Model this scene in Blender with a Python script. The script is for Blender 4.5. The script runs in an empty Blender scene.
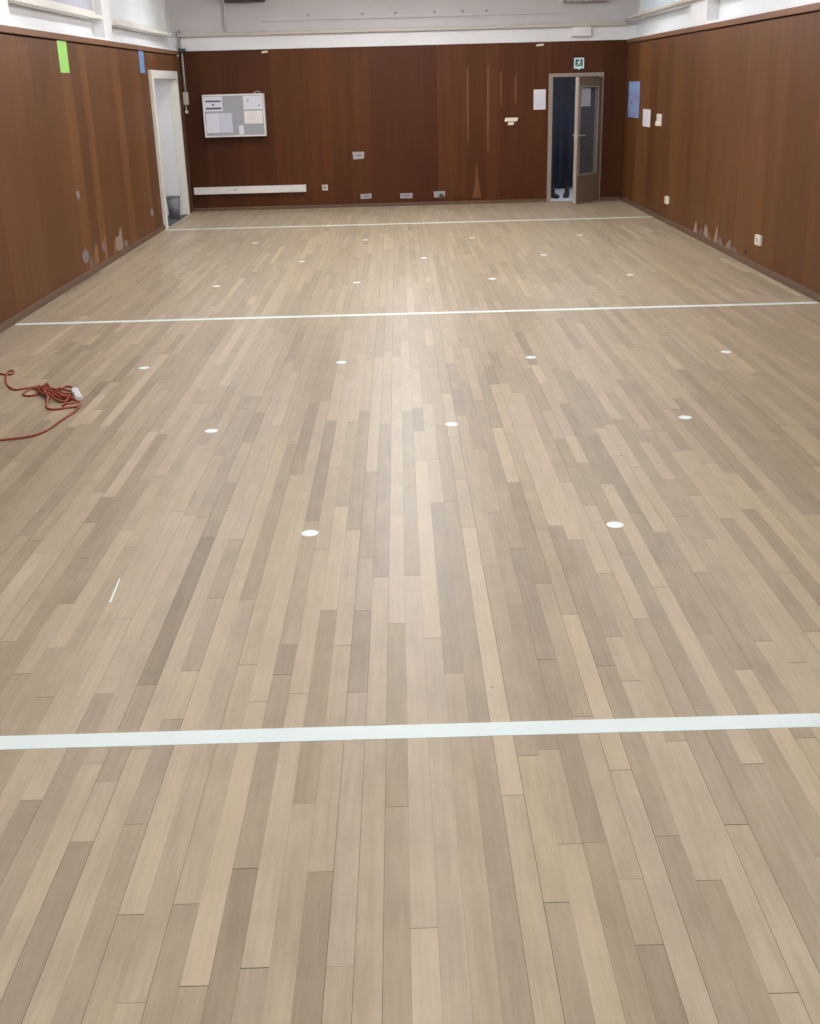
import bpy, bmesh, math, random
from mathutils import Vector, Matrix
# calibrated colours and light levels
FLOOR_D, FLOOR_M, FLOOR_P = (.222, .169, .114), (.385, .308, .214), (.565, .465, .335)
FLOOR_R = .40
LAMP_RGB, LAMP_E, LAMP_CENTRE = (.97, .985, 1.0), 19, 52
LAMP_X = (-2.3, .05, 2.4)
LAMP_Y = (-1.5, 1.5, 4.5, 7.5, 10.5, 13.5, 16.6)
BIN = (-3.45, 17.68)
EXPOSURE = 0.05
random.seed(11)
SC = bpy.context.scene
COL = SC.collection
PI = math.pi

# ---------------------------------------------------------------- dimensions
XL, XR, YB, YF = -3.357, 3.605, 18.737, -3.2
ZP = 2.40            # top of the wood panelling
ZC = 3.30            # ceiling
CAM_H = 1.85

# ---------------------------------------------------------------- materials
def new_mat(name):
    m = bpy.data.materials.new(name); m.use_nodes = True
    nt = m.node_tree
    return m, nt, nt.nodes['Principled BSDF']

def plain(name, rgb, rough=.5, metal=0, var=.04, scale=6, spec=.5, bump=0):
    m, nt, b = new_mat(name)
    N, L = nt.nodes.new, nt.links.new
    tc = N('ShaderNodeTexCoord'); n = N('ShaderNodeTexNoise'); n.inputs['Scale'].default_value = scale
    n.inputs['Detail'].default_value = 4
    L(tc.outputs['Object'], n.inputs['Vector'])
    mr = N('ShaderNodeMapRange'); mr.inputs['To Min'].default_value = 1-var*2; mr.inputs['To Max'].default_value = 1+var*2
    L(n.outputs['Fac'], mr.inputs['Value'])
    mx = N('ShaderNodeVectorMath'); mx.operation = 'SCALE'; mx.inputs[0].default_value = rgb
    L(mr.outputs['Result'], mx.inputs['Scale']); L(mx.outputs['Vector'], b.inputs['Base Color'])
    b.inputs['Roughness'].default_value = rough; b.inputs['Metallic'].default_value = metal
    b.inputs['Specular IOR Level'].default_value = spec
    if bump:
        bp = N('ShaderNodeBump'); bp.inputs['Strength'].default_value = bump; bp.inputs['Distance'].default_value = .002
        L(n.outputs['Fac'], bp.inputs['Height']); L(bp.outputs['Normal'], b.inputs['Normal'])
    return m

def wood(name, dark, mid, pale, grain=(60, 60, 1.6), rough=.45, spec=.5, tone_gain=1.0, blotch=.25, per_plank=False, grain_gain=.35, blotch_scale=(2.5, 2.5, .6)):
    """veneer / planks: colour ramp driven by the per-board tone attribute, fine grain and broad blotches"""
    m, nt, b = new_mat(name)
    N, L = nt.nodes.new, nt.links.new
    tc = N('ShaderNodeTexCoord'); at = N('ShaderNodeAttribute'); at.attribute_name = 'tone'
    sep = N('ShaderNodeSeparateColor'); L(at.outputs['Color'], sep.inputs['Color'])
    off = N('ShaderNodeCombineXYZ')
    mu = N('ShaderNodeMath'); mu.operation = 'MULTIPLY'; mu.inputs[1].default_value = 37.0
    L(sep.outputs['Green'], mu.inputs[0])
    for k in 'XYZ': L(mu.outputs[0], off.inputs[k])
    ad = N('ShaderNodeVectorMath'); ad.operation = 'ADD'
    L(tc.outputs['Object'], ad.inputs[0])
    if per_plank: L(off.outputs[0], ad.inputs[1])
    def nz(sc, det, dist=0):
        mp = N('ShaderNodeMapping'); mp.inputs['Scale'].default_value = sc
        L(ad.outputs[0], mp.inputs['Vector'])
        n = N('ShaderNodeTexNoise'); n.inputs['Scale'].default_value = 1; n.inputs['Detail'].default_value = det
        n.inputs['Distortion'].default_value = dist
        L(mp.outputs[0], n.inputs['Vector']); return n
    g = nz(grain, 5, .4); bl = nz(blotch_scale, 3)
    def madd(a, k, c):
        x = N('ShaderNodeMath'); x.operation = 'MULTIPLY_ADD'
        L(a, x.inputs[0]); x.inputs[1].default_value = k
        if isinstance(c, float): x.inputs[2].default_value = c
        else: L(c, x.inputs[2])
        return x.outputs[0]
    v = madd(sep.outputs['Red'], tone_gain, .5-.5*tone_gain-.5*grain_gain-.5*blotch)
    v = madd(g.outputs['Fac'], grain_gain, v); v = madd(bl.outputs['Fac'], blotch, v)
    if per_plank:
        fine = nz((260, 14, 60), 3); v = madd(fine.outputs['Fac'], .22, v)
        sb = N('ShaderNodeMath'); sb.operation = 'SUBTRACT'; L(v, sb.inputs[0]); sb.inputs[1].default_value = .11; v = sb.outputs[0]
        mp = N('ShaderNodeMapping'); mp.inputs['Scale'].default_value = (2.3, 1.5, 0); L(ad.outputs[0], mp.inputs['Vector'])
        vo = N('ShaderNodeTexVoronoi'); vo.inputs['Scale'].default_value = 1; L(mp.outputs[0], vo.inputs['Vector'])
        kn = N('ShaderNodeMapRange'); kn.inputs['From Min'].default_value = .006; kn.inputs['From Max'].default_value = .020
        kn.inputs['To Min'].default_value = -.55; kn.inputs['To Max'].default_value = 0
        L(vo.outputs['Distance'], kn.inputs['Value'])
        a2 = N('ShaderNodeMath'); L(v, a2.inputs[0]); L(kn.outputs['Result'], a2.inputs[1]); v = a2.outputs[0]
    cr = N('ShaderNodeValToRGB'); e = cr.color_ramp.elements
    e[0].position = 0; e[0].color = (*dark, 1); e[1].position = 1; e[1].color = (*pale, 1)
    c = cr.color_ramp.elements.new(.5); c.color = (*mid, 1)
    L(v, cr.inputs['Fac'])
    # hue drift per board (blue channel): towards pink-grey or yellow
    hs = N('ShaderNodeMix'); hs.data_type = 'RGBA'; hs.blend_type = 'MULTIPLY'; hs.inputs['Factor'].default_value = 1
    tint = N('ShaderNodeValToRGB'); te = tint.color_ramp.elements
    te[0].color = (1.0, .985, 1.02, 1); te[1].color = (1.0, .992, .93, 1)
    L(sep.outputs['Blue'], tint.inputs['Fac'])
    L(cr.outputs['Color'], hs.inputs['A']); L(tint.outputs['Color'], hs.inputs['B'])
    L(hs.outputs['Result'], b.inputs['Base Color'])
    b.inputs['Roughness'].default_value = rough; b.inputs['Specular IOR Level'].default_value = spec
    rr = N('ShaderNodeMapRange'); rr.inputs['To Min'].default_value = rough-.07; rr.inputs['To Max'].default_value = rough+.09
    L(bl.outputs['Fac'], rr.inputs['Value']); L(rr.outputs['Result'], b.inputs['Roughness'])
    bp = N('ShaderNodeBump'); bp.inputs['Strength'].default_value = .15; bp.inputs['Distance'].default_value = .0015
    L(g.outputs['Fac'], bp.inputs['Height']); L(bp.outputs['Normal'], b.inputs['Normal'])
    return m

def emit(name, rgb, s):
    m, nt, b = new_mat(name)
    b.inputs['Base Color'].default_value = (.9, .9, .9, 1)
    b.inputs['Emission Color'].default_value = (*rgb, 1); b.inputs['Emission Strength'].default_value = s
    return m

def glass(name, rgb, rough=.05):
    m, nt, b = new_mat(name)
    b.inputs['Base Color'].default_value = (*rgb, 1); b.inputs['Roughness'].default_value = rough
    b.inputs['Transmission Weight'].default_value = .93; b.inputs['IOR'].default_value = 1.45
    return m

M = dict(
    floor=wood('sanded_oak_strips', FLOOR_D, FLOOR_M, FLOOR_P, grain=(70, 2.6, 20), rough=FLOOR_R, spec=.5, tone_gain=.8, blotch=.46, per_plank=True, grain_gain=.36, blotch_scale=(9, 4.5, 3)),
    gap=plain('dark_floor_joint', (.035, .025, .018), .9),
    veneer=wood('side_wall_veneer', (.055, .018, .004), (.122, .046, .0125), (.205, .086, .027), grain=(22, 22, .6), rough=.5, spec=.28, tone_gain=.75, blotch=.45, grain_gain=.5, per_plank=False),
    veneer_back_dimmed=wood('dimmed_back_wall_veneer', (.024, .006, .002), (.082, .0235, .0055), (.17, .058, .014), grain=(22, 22, .5), rough=.5, spec=.22, tone_gain=.9, blotch=.3, grain_gain=.35),  # redder wood, with the back wall's dimmer light darkened into the colour
    veneer_cap=wood('cap_rail_wood', (.13, .05, .018), (.19, .078, .030), (.26, .115, .046), grain=(30, 2, 30), rough=.4),
    skirt=wood('skirting_wood', (.08, .045, .028), (.13, .072, .045), (.18, .11, .07), grain=(20, 2, 30), rough=.5),
    bare=plain('bare_patch_filler', (.28, .20, .145), .8, var=.2, scale=30),
    bare_orange=plain('torn_veneer', (.24, .11, .045), .8, var=.2, scale=30),
    grey_patch=plain('grey_scuff', (.21, .165, .16), .8, var=.2, scale=30),
    streak=plain('paler_veneer_streak', (.16, .052, .012), .55, var=.1, scale=8),
    white_wall=plain('white_wall_paint', (.76, .765, .785), .6, var=.03, scale=2),
    grey_wall=plain('grey_white_wall_paint', (.56, .545, .545), .65, var=.05, scale=1.5),
    blue_wall=plain('cool_white_paint', (.78, .81, .84), .5, var=.03, scale=2),
    cream=plain('cream_pipe_paint', (.52, .47, .42), .5),
    frame_white=plain('white_gloss_frame', (.74, .72, .67), .35),
    pane=plain('frosted_lavender_pane', (.46, .46, .56), .3, var=.03),
    pane_r=plain('frosted_cool_pane', (.72, .84, .92), .3, var=.04, scale=1.5),
    ceiling=plain('ceiling_paint', (.75, .74, .72), .7, var=.02, scale=1),
    tape=plain('white_floor_tape', (.73, .825, .83), .45, var=.02),
    disc=plain('white_disc_paint', (.84, .92, .95), .45, var=.02, scale=20),
    plastic=plain('white_plastic', (.78, .75, .74), .35, var=.02),
    plastic_cream=plain('cream_plastic', (.84, .77, .66), .4, var=.02),
    paper=plain('white_paper', (.72, .72, .80), .7, var=.02),
    paper_b=plain('white_paper_lilac', (.62, .62, .72), .7, var=.03),
    board=plain('grey_pin_board', (.36, .37, .40), .8, var=.05, scale=20),
    alu=plain('grey_metal', (.40, .39, .40), .45, metal=.3, var=.12, scale=40),
    alu_dark=plain('dark_slot', (.05, .05, .06), .6),
    ink=plain('dark_print', (.10, .10, .13), .7),
    green=plain('bright_green_paper', (.33, .68, .16), .6, var=.05, scale=15),
    blue=plain('blue_paper', (.13, .26, .50), .6, var=.08, scale=15),
    poster=plain('blue_poster', (.25, .36, .66), .5, var=.25, scale=7),
    pink=plain('pink_print', (.36, .26, .50), .6),
    lightblue=plain('pale_blue_print', (.30, .45, .72), .6),
    sign_green=plain('sign_green', (.01, .12, .11), .4),
    sign_dark=plain('sign_dark_frame', (.03, .025, .025), .5),
    sign_white=plain('sign_white', (.75, .88, .90), .4, var=.02),
    door_wood=wood('pale_door_wood', (.17, .125, .09), (.22, .165, .12), (.27, .21, .16), grain=(4, 4, 40), rough=.45),
    door_frame=plain('beige_door_frame', (.33, .275, .235), .45),
    door_edge=plain('pale_door_edge', (.40, .35, .29), .45),
    glass=glass('door_glass', (.75, .78, .80), .12),
    steel=plain('brushed_steel', (.55, .54, .52), .3, metal=.8),
    navy=plain('navy_curtain_cloth', (.040, .042, .062), .85, var=.12, scale=3),
    black=plain('black_rubber', (.012, .012, .015), .55),
    store_floor=plain('pale_store_floor', (.72, .74, .84), .5, var=.03),
    dark_mat=plain('dark_grey_lino', (.075, .075, .082), .7, var=.12, scale=10),
    bin=plain('grey_bin_plastic', (.17, .18, .20), .5, var=.05),
    cord=plain('orange_red_cable', (.29, .048, .020), .45, var=.06, scale=30),
    taupe=plain('taupe_casing', (.36, .33, .32), .6),
    dark_box=plain('dark_grey_casing', (.05, .048, .05), .6),
    lamp=emit('lamp_diffuser', LAMP_RGB, LAMP_E),
    lamp_bright=emit('bright_lamp_diffuser', LAMP_RGB, LAMP_CENTRE),
    added_lamp=emit('added_lamp_diffuser', (.95, .97, 1.0), 9),  # glow of the two lamps added in passage and store
)

# ---------------------------------------------------------------- mesh builder
class MB:
    def __init__(s): s.v = []; s.f = []; s.m = []; s.t = []
    def face(s, pts, mat=0, tone=(.5, .5, .5)):
        b = len(s.v); s.v += [tuple(p) for p in pts]; s.f.append(tuple(range(b, b+len(pts)))); s.m.append(mat); s.t.append(tone)
    def box(s, x0, y0, z0, x1, y1, z1, mat=0, tone=(.5, .5, .5), xf=None):
        P = [(x, y, z) for x in (x0, x1) for y in (y0, y1) for z in (z0, z1)]
        if xf: P = [tuple(xf @ Vector(p)) for p in P]
        b = len(s.v); s.v += P
        for q in ((0, 1, 3, 2), (4, 6, 7, 5), (0, 4, 5, 1), (2, 3, 7, 6), (0, 2, 6, 4), (1, 5, 7, 3)):
            s.f.append(tuple(b+i for i in q)); s.m.append(mat); s.t.append(tone)
    def rings(s, R, mat=0, cap=True, closed=False):
        b = len(s.v); n = len(R[0])
        for r in R: s.v += [tuple(p) for p in r]
        k = len(R)
        for i in range(k-1 + (1 if closed else 0)):
            for j in range(n):
                a0 = b+i*n; a1 = b+((i+1) % k)*n
                s.f.append((a0+j, a0+(j+1) % n, a1+(j+1) % n, a1+j)); s.m.append(mat); s.t.append((.5, .5, .5))
        if cap and not closed:
            for i in (0, k-1):
                s.f.append(tuple(b+i*n+j for j in range(n))); s.m.append(mat); s.t.append((.5, .5, .5))
    def lathe(s, prof, c=(0, 0, 0), n=24, mat=0, cap=True, sx=1, sy=1):
        s.rings([[(c[0]+r*sx*math.cos(2*PI*j/n), c[1]+r*sy*math.sin(2*PI*j/n), c[2]+z) for j in range(n)] for r, z in prof], mat, cap)
    def tube(s, pts, r, n=8, mat=0):
        pts = [Vector(p) for p in pts]; R = []; up = Vector((0, 0, 1)); prev = None
        for i, p in enumerate(pts):
            t = (pts[min(i+1, len(pts)-1)]-pts[max(i-1, 0)]).normalized()
            if prev is None:
                a = t.cross(up); a = a.normalized() if a.length > 1e-4 else Vector((1, 0, 0))
            else:
                a = (prev - t*prev.dot(t)); a = a.normalized() if a.length > 1e-5 else t.orthogonal().normalized()
            prev = a; b2 = t.cross(a)
            R.append([p + a*r*math.cos(2*PI*j/n) + b2*r*math.sin(2*PI*j/n) for j in range(n)])
        s.rings(R, mat)
    def build(s, name, mats, parent=None, bevel=0, smooth=False, loc=None):
        me = bpy.data.meshes.new(name)
        off = Vector(loc) if loc else Vector((0, 0, 0))
        me.from_pydata([tuple(Vector(p)-off) for p in s.v], [], s.f)
        for m in (mats if isinstance(mats, (list, tuple)) else [mats]): me.materials.append(M[m])
        for p, mi in zip(me.polygons, s.m): p.material_index = mi; p.use_smooth = smooth
        ca = me.color_attributes.new('tone', 'FLOAT_COLOR', 'CORNER')
        for p, t in zip(me.polygons, s.t):
            for li in p.loop_indices: ca.data[li].color = (*t, 1)
        bm = bmesh.new(); bm.from_mesh(me); bmesh.ops.recalc_face_normals(bm, faces=bm.faces); bm.to_mesh(me); bm.free()
        o = bpy.data.objects.new(name, me); COL.objects.link(o)
        if loc: o.location = off
        if parent:
            o.parent = parent
            if parent.type == 'EMPTY' or True:
                o.location = off - Vector(parent.location) if loc else -Vector(WORLD.get(parent.name, parent.location))
        WORLD[o.name] = tuple(off) if loc else (0, 0, 0)
        if bevel:
            bv = o.modifiers.new('bevel', 'BEVEL'); bv.width = bevel; bv.segments = 2; bv.limit_method = 'ANGLE'
        if smooth:
            try:
                me.shade_smooth_by_angle(angle=math.radians(40))
            except Exception: pass
        return o
WORLD = {}

def tag(o, label=None, cat=None, group=None, kind=None):
    if label: o['label'] = label
    if cat: o['category'] = cat
    if group: o['group'] = group
    if kind: o['kind'] = kind
    return o
def empty(name, loc, label=None, cat=None, group=None, kind=None):
    o = bpy.data.objects.new(name, None); COL.objects.link(o); o.location = loc; o.empty_display_size = .1
    WORLD[o.name] = tuple(loc)
    return tag(o, label, cat, group, kind)
def structure(mb, name, mats, **k): return tag(mb.build(name, mats, **k), kind='structure')

# ---------------------------------------------------------------- FLOOR: oak strips running down the hall
W, PH = .0641, .68
PLANKS = {
 -28: ([4.669],[(4.83,-0.4),(5.67,-0.5)]),
 -27: ([6.276],[]),
 -25: ([5.214],[(4.31,0.4)]),
 -24: ([4.808],[]),
 -23: ([4.388,6.19],[(4.3,-0.5),(5.03,-0.5),(5.59,-0.7)]),
 -22: ([3.385,3.94,5.397],[(3.29,-0.4),(3.48,0.2),(4.4,-0.5)]),
 -21: ([4.701],[]),
 -20: ([4.497],[(4.83,0.2)]),
 -19: ([5.963],[(3.44,0.3)]),
 -18: ([3.792],[(3.56,0.5),(4.21,0.5)]),
 -17: ([3.235,3.337],[(2.42,0),(2.83,-0.5),(3.2,-0.5),(3.27,0.4),(4.27,0.4)]),
 -16: ([2.826,4.834],[(2.41,0.3),(5.09,-0.4)]),
 -15: ([2.46,2.73,3.286,4.585,5.302],[(2.23,-0.8),(2.69,0.2),(2.77,-0.4),(3.18,-0.5),(3.5,-1.2),(4.09,-1.2),(5.08,-0.6)]),
 -14: ([2.901,4.913],[(4.64,0.4)]),
 -13: ([2.529,3.061,3.375,3.951,4.551],[(2.04,-0.3),(2.17,-0.1),(2.39,-0.5),(3.26,0.5),(3.49,-0.1)]),
 -12: ([2.173,4.2],[(2.11,-0.2),(2.33,0.6),(4.08,0.4),(4.62,0.5)]),
 -11: ([1.895,3.927,5.923],[(1.87,0.2),(3.18,0.1)]),
 -10: ([3.406,5.407],[(3.59,0.4),(4.54,0.3),(5.75,-0.7)]),
 -9: ([1.938,3.155,5.162],[(2.19,0.7),(3.36,0.6),(5.68,0.3)]),
 -8: ([2.331,3.33,3.547,4.752],[(2.14,-0.75),(2.43,-0.3),(3.45,-0.6),(3.66,0.2),(4.41,-0.3),(5.09,-0.7)]),
 -7: ([1.987,3.202,4.412,5.5],[(1.91,-0.1),(2.22,0.5),(3.09,0.4),(3.42,0.5),(4.16,0.4),(5.85,0.5)]),
 -6: ([2.6,3.819,4.928],[(2.25,0.1),(2.74,-0.4),(3.35,-0.4),(3.75,-0.6),(4.52,0.7)]),
 -5: ([2.312,3.527,4.63],[(2.07,-0.8),(2.41,0.2),(3.27,0.3),(4.32,0.4),(5.08,-0.5)]),
 -4: ([1.985,3.198,3.805,4.306,5.418],[(1.9,0),(2.19,-0.1),(3.07,0.4),(3.46,-0.7),(4.15,-0.1),(5.6,0.4)]),
 -3: ([2.995,4.108,5.215],[(2.12,0.12),(3.34,0.2),(3.95,0.5),(4.5,-0.6),(5.53,-0.6)]),
 -2: ([2.574,3.69,4.797],[(2.12,-0.2),(2.73,-0.5),(3.22,-0.4),(4.31,0.6),(5.21,0.4)]),
 -1: ([2.1,4.112],[(1.96,0.8),(2.3,0.4),(2.73,0.5),(3.21,0.5),(3.97,0.4),(4.5,-0.4)]),
 0: ([3.566,5.562],[(2.06,0.1),(3.21,0.4),(4.69,0.8)]),
 1: ([3.307],[(2.11,-0.1),(2.72,0),(3.1,0.1),(3.44,-0.9),(4.48,-0.6)]),
 2: ([4.949],[(2.11,-0.6),(2.72,-0.3),(3.32,-0.4),(5.51,-0.4)]),
 3: ([2.613,4.62],[(2.23,0.4),(2.77,1.1),(3.31,1.1),(4.02,1),(4.36,0.9)]),
 4: ([2.174,2.805,4.19],[(2.05,-0.3),(2.32,0.4),(3.29,-0.3),(4.01,0.2),(4.51,0.2)]),
 5: ([2.394,2.833,3.822,4.798],[(2.1,0.4),(3.53,-0.5)]),
 6: ([2.397,3.384,4.368],[(2.16,-0.4),(2.45,-0.8),(2.62,-0.5),(3.19,-0.6),(5.22,-0.2)]),
 7: ([2.025,2.252,3.011,4.006,5.197],[(1.92,-0.8),(2.13,0.1),(3.19,0),(4.74,-0.4),(5.11,-0.7)]),
 8: ([2.718,3.723,4.918],[(2.1,0.2),(2.35,0.3),(2.8,0.8),(3.08,0.7)]),
 9: ([2.415,3.328,4.609],[(2.15,-0.4),(3.22,-0.3),(5.76,0.8)]),
 10: ([2.238,3.224,3.54,4.437],[(2.09,-0.4),(2.31,0.5),(3.17,0.1),(3.38,0.2),(4.73,0.9),(5.46,0.8)]),
 11: ([1.87,2.861,4.081],[(1.83,0.3),(2.09,0.5),(2.69,0.3)]),
 12: ([2.454,3.67,4.853],[(2.27,0.3),(2.74,-0.4),(3.4,-0.1),(3.73,0.5),(3.98,0.4),(4.6,0.4)]),
 13: ([3.058,4.267,5.468],[(2.21,-0.6),(2.69,-0.3),(4.14,-0.5)]),
 14: ([2.73,3.938,5.136],[(2.6,-0.2),(2.8,0.4),(3.27,0.5),(3.79,0.6),(4.14,0.5)]),
 15: ([2.318,3.532,4.741,5.943],[(2.39,0),(3.23,-0.5),(5.02,-0.8)]),
 16: ([3.278,4.494,5.571],[(2.76,0.4),(3.11,0.6),(4.16,-0.4),(5.38,0.4)]),
 17: ([2.857,4.068],[(3.17,-0.3),(3.38,-0.4),(4.33,0.3)]),
 18: ([3.474,4.683],[(3.38,0.5)]),
 19: ([3.314,4.414],[(3.19,0.4),(3.89,0.3)]),
 20: ([4.951],[(4.48,0.5),(4.77,0.2)]),
 21: ([3.532,4.638,5.617],[(3.88,-0.3),(4.39,-0.4)]),
 22: ([4.043,5.252],[(3.94,0.4),(5.08,0.3)]),
 23: ([4.743],[(5.08,0.4)]),
 25: ([4.996,5.27],[]),
 26: ([],[(5.78,0.4)]),
 28: ([],[(5.9,-0.6)]),
 29: ([5.107],[]),
}

def clampt(t): return max(0., min(1., .5 + .42*t))
fl = MB(); rnd = random.Random(5)
fl.box(XL-.02, YF-.02, -.06, XR+.02, YB+.10, -.0012, 1)
k0 = int(math.floor(XL/W-PH)); k1 = int(math.floor(XR/W-PH))
for k in range(k0, k1+1):
    x0 = max(XL, (k+PH)*W); x1 = min(XR, (k+1+PH)*W)
    if x1-x0 < .004: continue
    js, ts = PLANKS.get(k, ([], []))
    J = list(js)
    lo, hi = (min(J), max(J)) if J else (1.2, 1.2)
    lo = min(lo, min([t[0] for t in ts], default=lo)); hi = max(hi, max([t[0] for t in ts], default=hi))
    y = lo
    while y > YF:
        y -= rnd.uniform(.7, 1.9)
        if y > YF: J.append(y)
    y = hi
    while y < YB:
        y += rnd.choice((rnd.uniform(.3, .8), rnd.uniform(.6, 1.5), rnd.uniform(.9, 2.1)))
        if y < YB: J.append(y)
    J = sorted(J); out = []
    for a, b in zip(J, J[1:]):       # long unmarked stretches get further joints unless a traced board spans them
        out.append(a)
        if b-a > 2.3 and not any(a < t[0] < b for t in ts): out.append((a+b)/2+rnd.uniform(-.3, .3))
    J = [YF] + out + ([J[-1]] if J else []) + [YB+.09]
    gl = rnd.choice((.0001, .0001, .0002, .0003, .0009)); gr = rnd.choice((.0001, .0001, .0002, .0003, .0008))
    for a, b in zip(J, J[1:]):
        if b-a < .01: continue
        tt = [t[1] for t in ts if a < t[0] < b]
        t = sum(tt)/len(tt) if tt else max(-1.0, min(1.0, rnd.gauss(0, .30 if a > 8.5 else .40)))
        tone = (clampt(t), rnd.random(), min(1, max(0, rnd.gauss(.45, .25))))
        je = rnd.choice((.0004, .0008, .0015, .002))
        fl.face([(x0+gl, a+je, 0), (x1-gr, a+je, 0), (x1-gr, b-je*.4, 0), (x0+gl, b-je*.4, 0)], 0, tone)
fl.face([(-1.170, 3.94, .0006), (-1.160, 3.94, .0006), (-1.176, 4.165, .0006), (-1.182, 4.165, .0006)], 2)     # white scrape left on one strip
structure(fl, 'floor', ['floor', 'gap', 'tape'])

# ---------------------------------------------------------------- WALLS
def strips(a, b, wmin, wmax, tone_fn, rng):
    out = []; p = a
    while p < b-1e-6:
        q = min(b, p+rng.uniform(wmin, wmax))
        if b-q < wmin*.5: q = b
        out.append((p, q, tone_fn((p+q)/2))); p = q
    return out
rw = random.Random(3)
def tn(x): return (max(.1, min(.9, rw.gauss(.5, .15))), rw.random(), rw.uniform(.2, .6))
def side_wall(X, sgn, name, opening=None):
    mb = MB(); d = .10*sgn; g = .0006
    for a, b, t in strips(YF, YB, .22, .62, tn, rw):
        segs = [(a, b, 0, ZP-.07)]
        if opening:
            o0, o1, oz = opening
            segs = []
            for s0, s1 in ((a, min(b, o0)), (max(a, o1), b)):
                if s1-s0 > 1e-4: segs.append((s0, s1, 0, ZP-.07))
            s0, s1 = max(a, o0), min(b, o1)
            if s1-s0 > 1e-4: segs.append((s0, s1, oz, ZP-.07))
        for s0, s1, z0, z1 in segs: mb.box(X, s0+g, z0, X+d, s1-g, z1, 0, t)
    mb.box(X+sgn*.03, YF, ZP-.25, X+sgn*.09, YB+.05, ZP-.002, 0, (.3, .5, .4))
    return mb
def patch(mb, plane, pts, mat):
    """irregular damaged spot lying on the panelling, standing 1 mm proud"""
    PN[0] += 1; k = .0006 + .00025*PN[0]
    mb.face([plane(p, k) for p in pts], mat)
PN = [0]
def blob(s, z, w, h, rng, n=11):
    return [(s+w/2*math.cos(2*PI*i/n)*rng.uniform(.75, 1.15), z+h/2*math.sin(2*PI*i/n)*rng.uniform(.75, 1.15)) for i in range(n)]
def shard(s, w, z0, z1, rng, lean=0):
    lean += rng.uniform(-.05, .05); w *= rng.uniform(.8, 1.2)
    return [(s-w/2, z0), (s+w/2, z0), (s+w*.42+lean*.5, z0+(z1-z0)*.45), (s+w*.18+lean, z1), (s-w*.1+lean, z0+(z1-z0)*.93), (s-w*.36, z0+(z1-z0)*.55)]
rp = random.Random(8)
DOOR_L = (16.42, 18.26, 2.03)
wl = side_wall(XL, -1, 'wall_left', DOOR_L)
pl = lambda p, k: (XL+k, p[0], p[1])
for s, z, w, h, mt in ((12.14, .85, .17, .10, 3), (12.15, .22, .30, .13, 3), (12.95, .21, .24, .11, 3), (13.62, .16, .34, .20, 1), (14.0, .10, .20, .11, 3), (15.62, .31, .22, .10, 3)):
    patch(wl, pl, blob(s, z, w, h, rp), mt)
for s, w, z0, z1, mt in ((12.55, .22, .07, .30, 2), (12.98, .15, .07, .36, 2), (13.40, .10, .07, .24, 2), (13.70, .22, .07, .33, 1), (12.30, .10, .07, .19, 3)):
    patch(wl, pl, shard(s, w, z0, z1, rp, .04), mt)
wall_left = structure(wl, 'wall_left', ['veneer', 'bare', 'bare_orange', 'grey_patch'])

wr = side_wall(XR, 1, 'wall_right')
pr = lambda p, k: (XR-k, p[0], p[1]); PN[0] = 0
for s, w, z0, z1, mt in ((13.95, .20, .06, .20, 1), (13.72, .10, .06, .15, 3), (13.45, .24, .06, .21, 1), (13.25, .14, .06, .15, 2), (13.02, .18, .06, .25, 1), (12.82, .14, .06, .15, 3), (12.50, .24, .06, .16, 1), (12.25, .14, .06, .12, 3)):
    patch(wr, pr, shard(s, w, z0, z1, rp, -.02), mt)
for s, z, w, h, mt in ((12.48, .09, .22, .06, 1), (11.85, .12, .10, .05, 4)):
    patch(wr, pr, blob(s, z, w, h, rp), mt)
wall_right = structure(wr, 'wall_right', ['veneer', 'bare', 'bare_orange', 'grey_patch', 'gap'])

# back wall: boards with the tones of the photograph's wide veneer bands, darker at both corners, and the opening of the door
BT = [(-3.40, -3.05, .28), (-3.05, -2.45, .36), (-2.45, -1.95, .42), (-1.95, -1.45, .56), (-1.45, -1.05, .60), (-1.05, -.72, .52), (-.72, -.40, .55), (-.40, .02, .44), (.02, .32, .39), (.32, .64, .38),
      (.64, .86, .62), (.86, 1.10, .55), (1.10, 1.42, .50), (1.42, 1.62, .60), (1.62, 1.95, .52), (1.95, 2.20, .48), (2.20, 2.42, .55), (2.42, 3.22, .45), (3.22, 3.62, .36)]
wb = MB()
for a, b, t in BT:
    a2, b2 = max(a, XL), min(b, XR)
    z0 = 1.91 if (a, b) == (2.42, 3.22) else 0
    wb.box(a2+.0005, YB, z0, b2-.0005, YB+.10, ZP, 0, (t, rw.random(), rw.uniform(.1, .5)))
for a2, b2, z0 in ((XL, 2.42, 0), (2.42, 3.22, 1.915), (3.22, XR, 0)):
    wb.box(a2, YB+.05, z0, b2, YB+.09, ZP-.01, 0, (.1, .5, .3))
pb = lambda p, k: (p[0], YB-k, p[1]); PN[0] = 0
for s, w, z0, z1 in ((1.118, .030, .95, 2.08), (1.437, .036, .80, 2.09), (1.64, .022, 1.50, 2.0), (1.87, .026, 1.50, 1.95)):
    patch(wb, pb, [(s-w*.25, z0), (s+w*.25, z0), (s+w*.5, z0+.3*(z1-z0)), (s+w*.5, z1-.04), (s+w*.2, z1), (s-w*.25, z1-.01), (s-w*.5, z1-.06), (s-w*.45, z0+.3*(z1-z0))], 1)
patch(wb, pb, [(1.18, .09), (1.33, .09), (1.29, .30), (1.262, .62), (1.25, .63), (1.225, .30)], 1)
wall_back = structure(wb, 'wall_back', ['veneer_back_dimmed', 'streak'])

wf = MB(); wf.box(XL-.1, YF-.1, 0, XR+.1, YF, ZC); structure(wf, 'wall_front', ['white_wall'])
cl = MB(); cl.box(XL-.35, YF-.1, ZC, XR+.35, YB+.12, ZC+.08); structure(cl, 'ceiling', ['ceiling'])

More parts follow.
